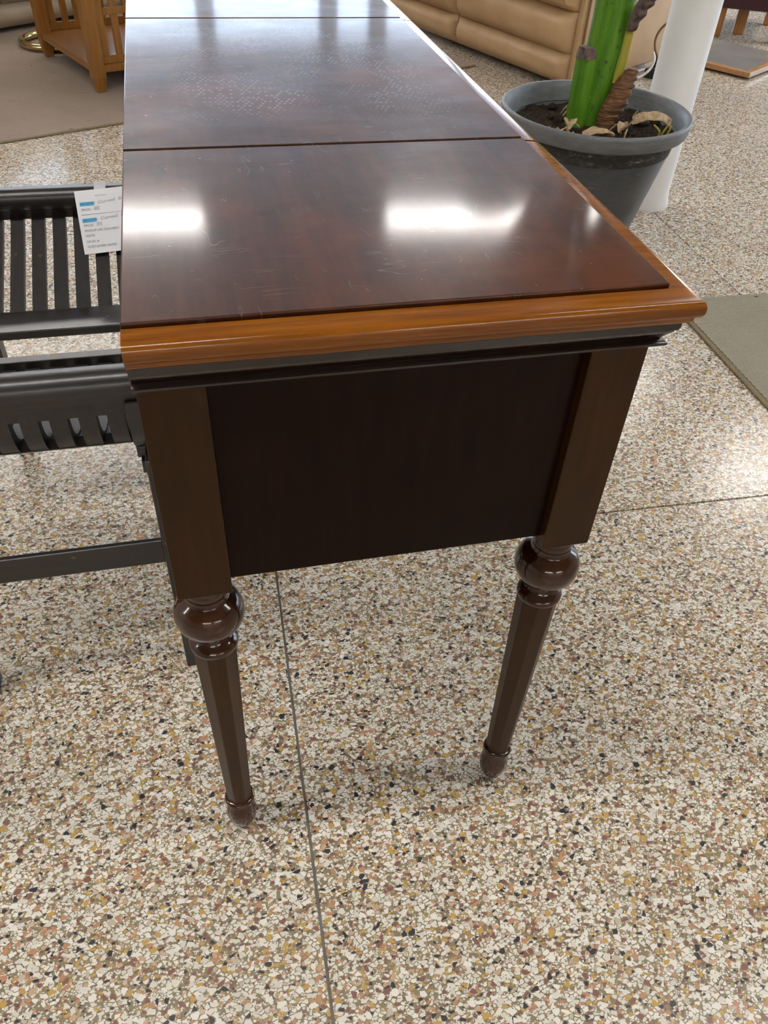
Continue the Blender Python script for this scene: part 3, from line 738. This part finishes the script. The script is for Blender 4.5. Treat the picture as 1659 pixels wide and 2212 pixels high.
for k, (a, b, c2) in enumerate([(.176, -.055, .2), (.190, -.048, -.3), (.168, -.062, .9)]):
    p = VR * a + VF * b + Vector((0, 0, .362)); MB().tube(catmull([p, p + VR * (.006 * math.cos(c2)) + Vector((0, 0, .018)), p + VR * (.016 * math.cos(c2 * 3)) + VF * .004 + Vector((0, 0, .032))], 4), .0026, 7).build('yellow_shoot', 'yellow_husk', pot, smooth=True)
# crown of big leaves above the picture
for k, (az, el, ln_) in enumerate([(1.98, .75, .85), (-.45, .6, 1.0), (3.9, .75, .8), (4.9, .8, 1.0), (5.6, .5, .8)]):
    mb = MB(); rs = []; n = 14
    for i in range(n + 1):
        t = i / n; r = .15 * ln_ + t * ln_; h = math.sin(el) * r - .55 * t * t * ln_; rad = math.cos(el) * r; w = (.080 if k == 0 else .125) * math.sin(math.pi * min(1, .08 + t * .92)) ** .7 + .004; ring = []
        for j in range(-3, 4):
            s = j / 3; x = rad; y = w * s; z = h - .05 * abs(s) + .002
            ring.append(Vector((x * math.cos(az) - y * math.sin(az), x * math.sin(az) + y * math.cos(az), z)) + S2v - Vector((0, 0, .12)))
        rs.append(ring + [p - Vector((0, 0, .003)) for p in ring[::-1]])
    mb.rings(rs).build('leaf_blade', 'banana_leaf', pot, smooth=True)
    a0 = S2v - Vector((0, 0, .14)); a1 = rs[1][3]
    MB().tube([a0, a0.lerp(a1, .6) + Vector((0, 0, .01)), a1], [.02, .014, .010], 10).build('leaf_stalk', 'green_stem', pot, smooth=True)

# ---------------------------------------------------------------- power strip and cords by the sofa
strip_o = empty('power_strip', (2.352, 3.405, 0), R(38))
tag(strip_o, 'black power strip on the floor beside the sofa side', 'power strip')
MB().box(-.072, .072, -.028, .028, .0006, .040).build('body', 'black_plastic', strip_o, bevel=.005)
for k in range(2): MB().box(-.045 + k * .06, -.012 + k * .06, -.016, .016, .0395, .0415).build('socket', 'frame_metal', strip_o)
MB().box(-.040, -.012, -.012, .012, .0418, .085).build('plug', 'black_plastic', strip_o, bevel=.004)
c1 = catmull([(2.28, 3.345, 0.118), (2.292, 3.338, 0.085), (2.276, 3.336, 0.043), (2.236, 3.345, 0.01), (2.19, 3.355, 0.008), (2.115, 3.33, 0.008)], 8)
tag(MB().tube(c1, .0062, 8).build('white_cord', 'white_cord', smooth=True), 'white electrical cord arching up from the power strip', 'cord')
c2 = catmull([(2.12, 3.35, 0.008), (2.195, 3.395, 0.008), (2.255, 3.435, 0.008), (2.3, 3.462, 0.008), (2.4, 3.52, 0.008)], 8)
tag(MB().tube(c2, .0055, 8).build('white_cord', 'white_cord', smooth=True), 'white electrical cord coiled flat on the floor by the sofa', 'cord')
c3 = catmull([(2.332, 3.389, 0.088), (2.305, 3.385, 0.13), (2.303, 3.39, 0.17), (2.318, 3.384, 0.21), (2.348, 3.378, 0.236), (2.42, 3.4, 0.26)], 8)
tag(MB().tube(c3, .0055, 8).build('brown_cord', 'brown_cord', smooth=True), 'brown cord rising from its plug against the sofa side', 'cord')

# ---------------------------------------------------------------- low wood-edged platform, far right
pu = Vector((-.55, .835)).normalized(); pv = Vector((pu.y, -pu.x))
plat = empty('low_platform', (2.800, 3.295, 0), math.atan2(pv.y, pv.x))      # local x along pv, y along pu
tag(plat, 'low wood-edged platform with a glossy grey top on the floor', 'platform')
PLX, PLY, PHt = .53, .46, .034
MB().box(.034, PLX - .003, .034, PLY - .002, .012, PHt - .003).build('glossy_top', 'grey_glass_top', plat)
MB().box(0, PLX, 0, .034, .010, PHt).build('edge_board', 'platform_wood', plat, bevel=.003)
MB().box(0, .034, .0342, PLY, .010, PHt).build('edge_board', 'platform_wood', plat, bevel=.003)
for x in (.05, PLX - .09):
    for y in (.05, PLY - .09): MB().box(x, x + .04, y, y + .04, 0, .0118).build('foot', 'black_plastic', plat)

# ---------------------------------------------------------------- burgundy armchair, top right corner
ch = empty('armchair', (3.075, 4.087, 0), math.atan2(-.485, .874))
tag(ch, 'wooden armchair with a burgundy upholstered seat in the far right corner', 'chair')
MB().box(-.20, .285, 0, .52, .150, .36).build('seat', 'burgundy', ch, bevel=.012, bseg=3, smooth=True)
MB().box(-.20, .285, .50, .60, .34, .90).build('backrest', 'burgundy', ch, bevel=.02, bseg=3, smooth=True)
for (x, y) in ((.0, .09), (.132, .205), (-.17, .45)):
    MB().box(x - .030, x + .030, y - .022, y + .022, 0, .1495).build('leg', 'chair_wood', ch, bevel=.003)
MB().box(.292, .345, .030, .085, 0, .36).build('leg', 'chair_wood', ch, bevel=.012, bseg=3)
MB().box(.290, .345, -.03, .58, .55, .585).build('armrest', 'chair_wood', ch, bevel=.006)
MB().box(.292, .335, -.01, .04, .30, .5495).build('arm_post', 'chair_wood', ch, bevel=.003)
MB().box(.292, .335, .52, .57, 0, .5495).build('arm_post', 'chair_wood', ch, bevel=.003)
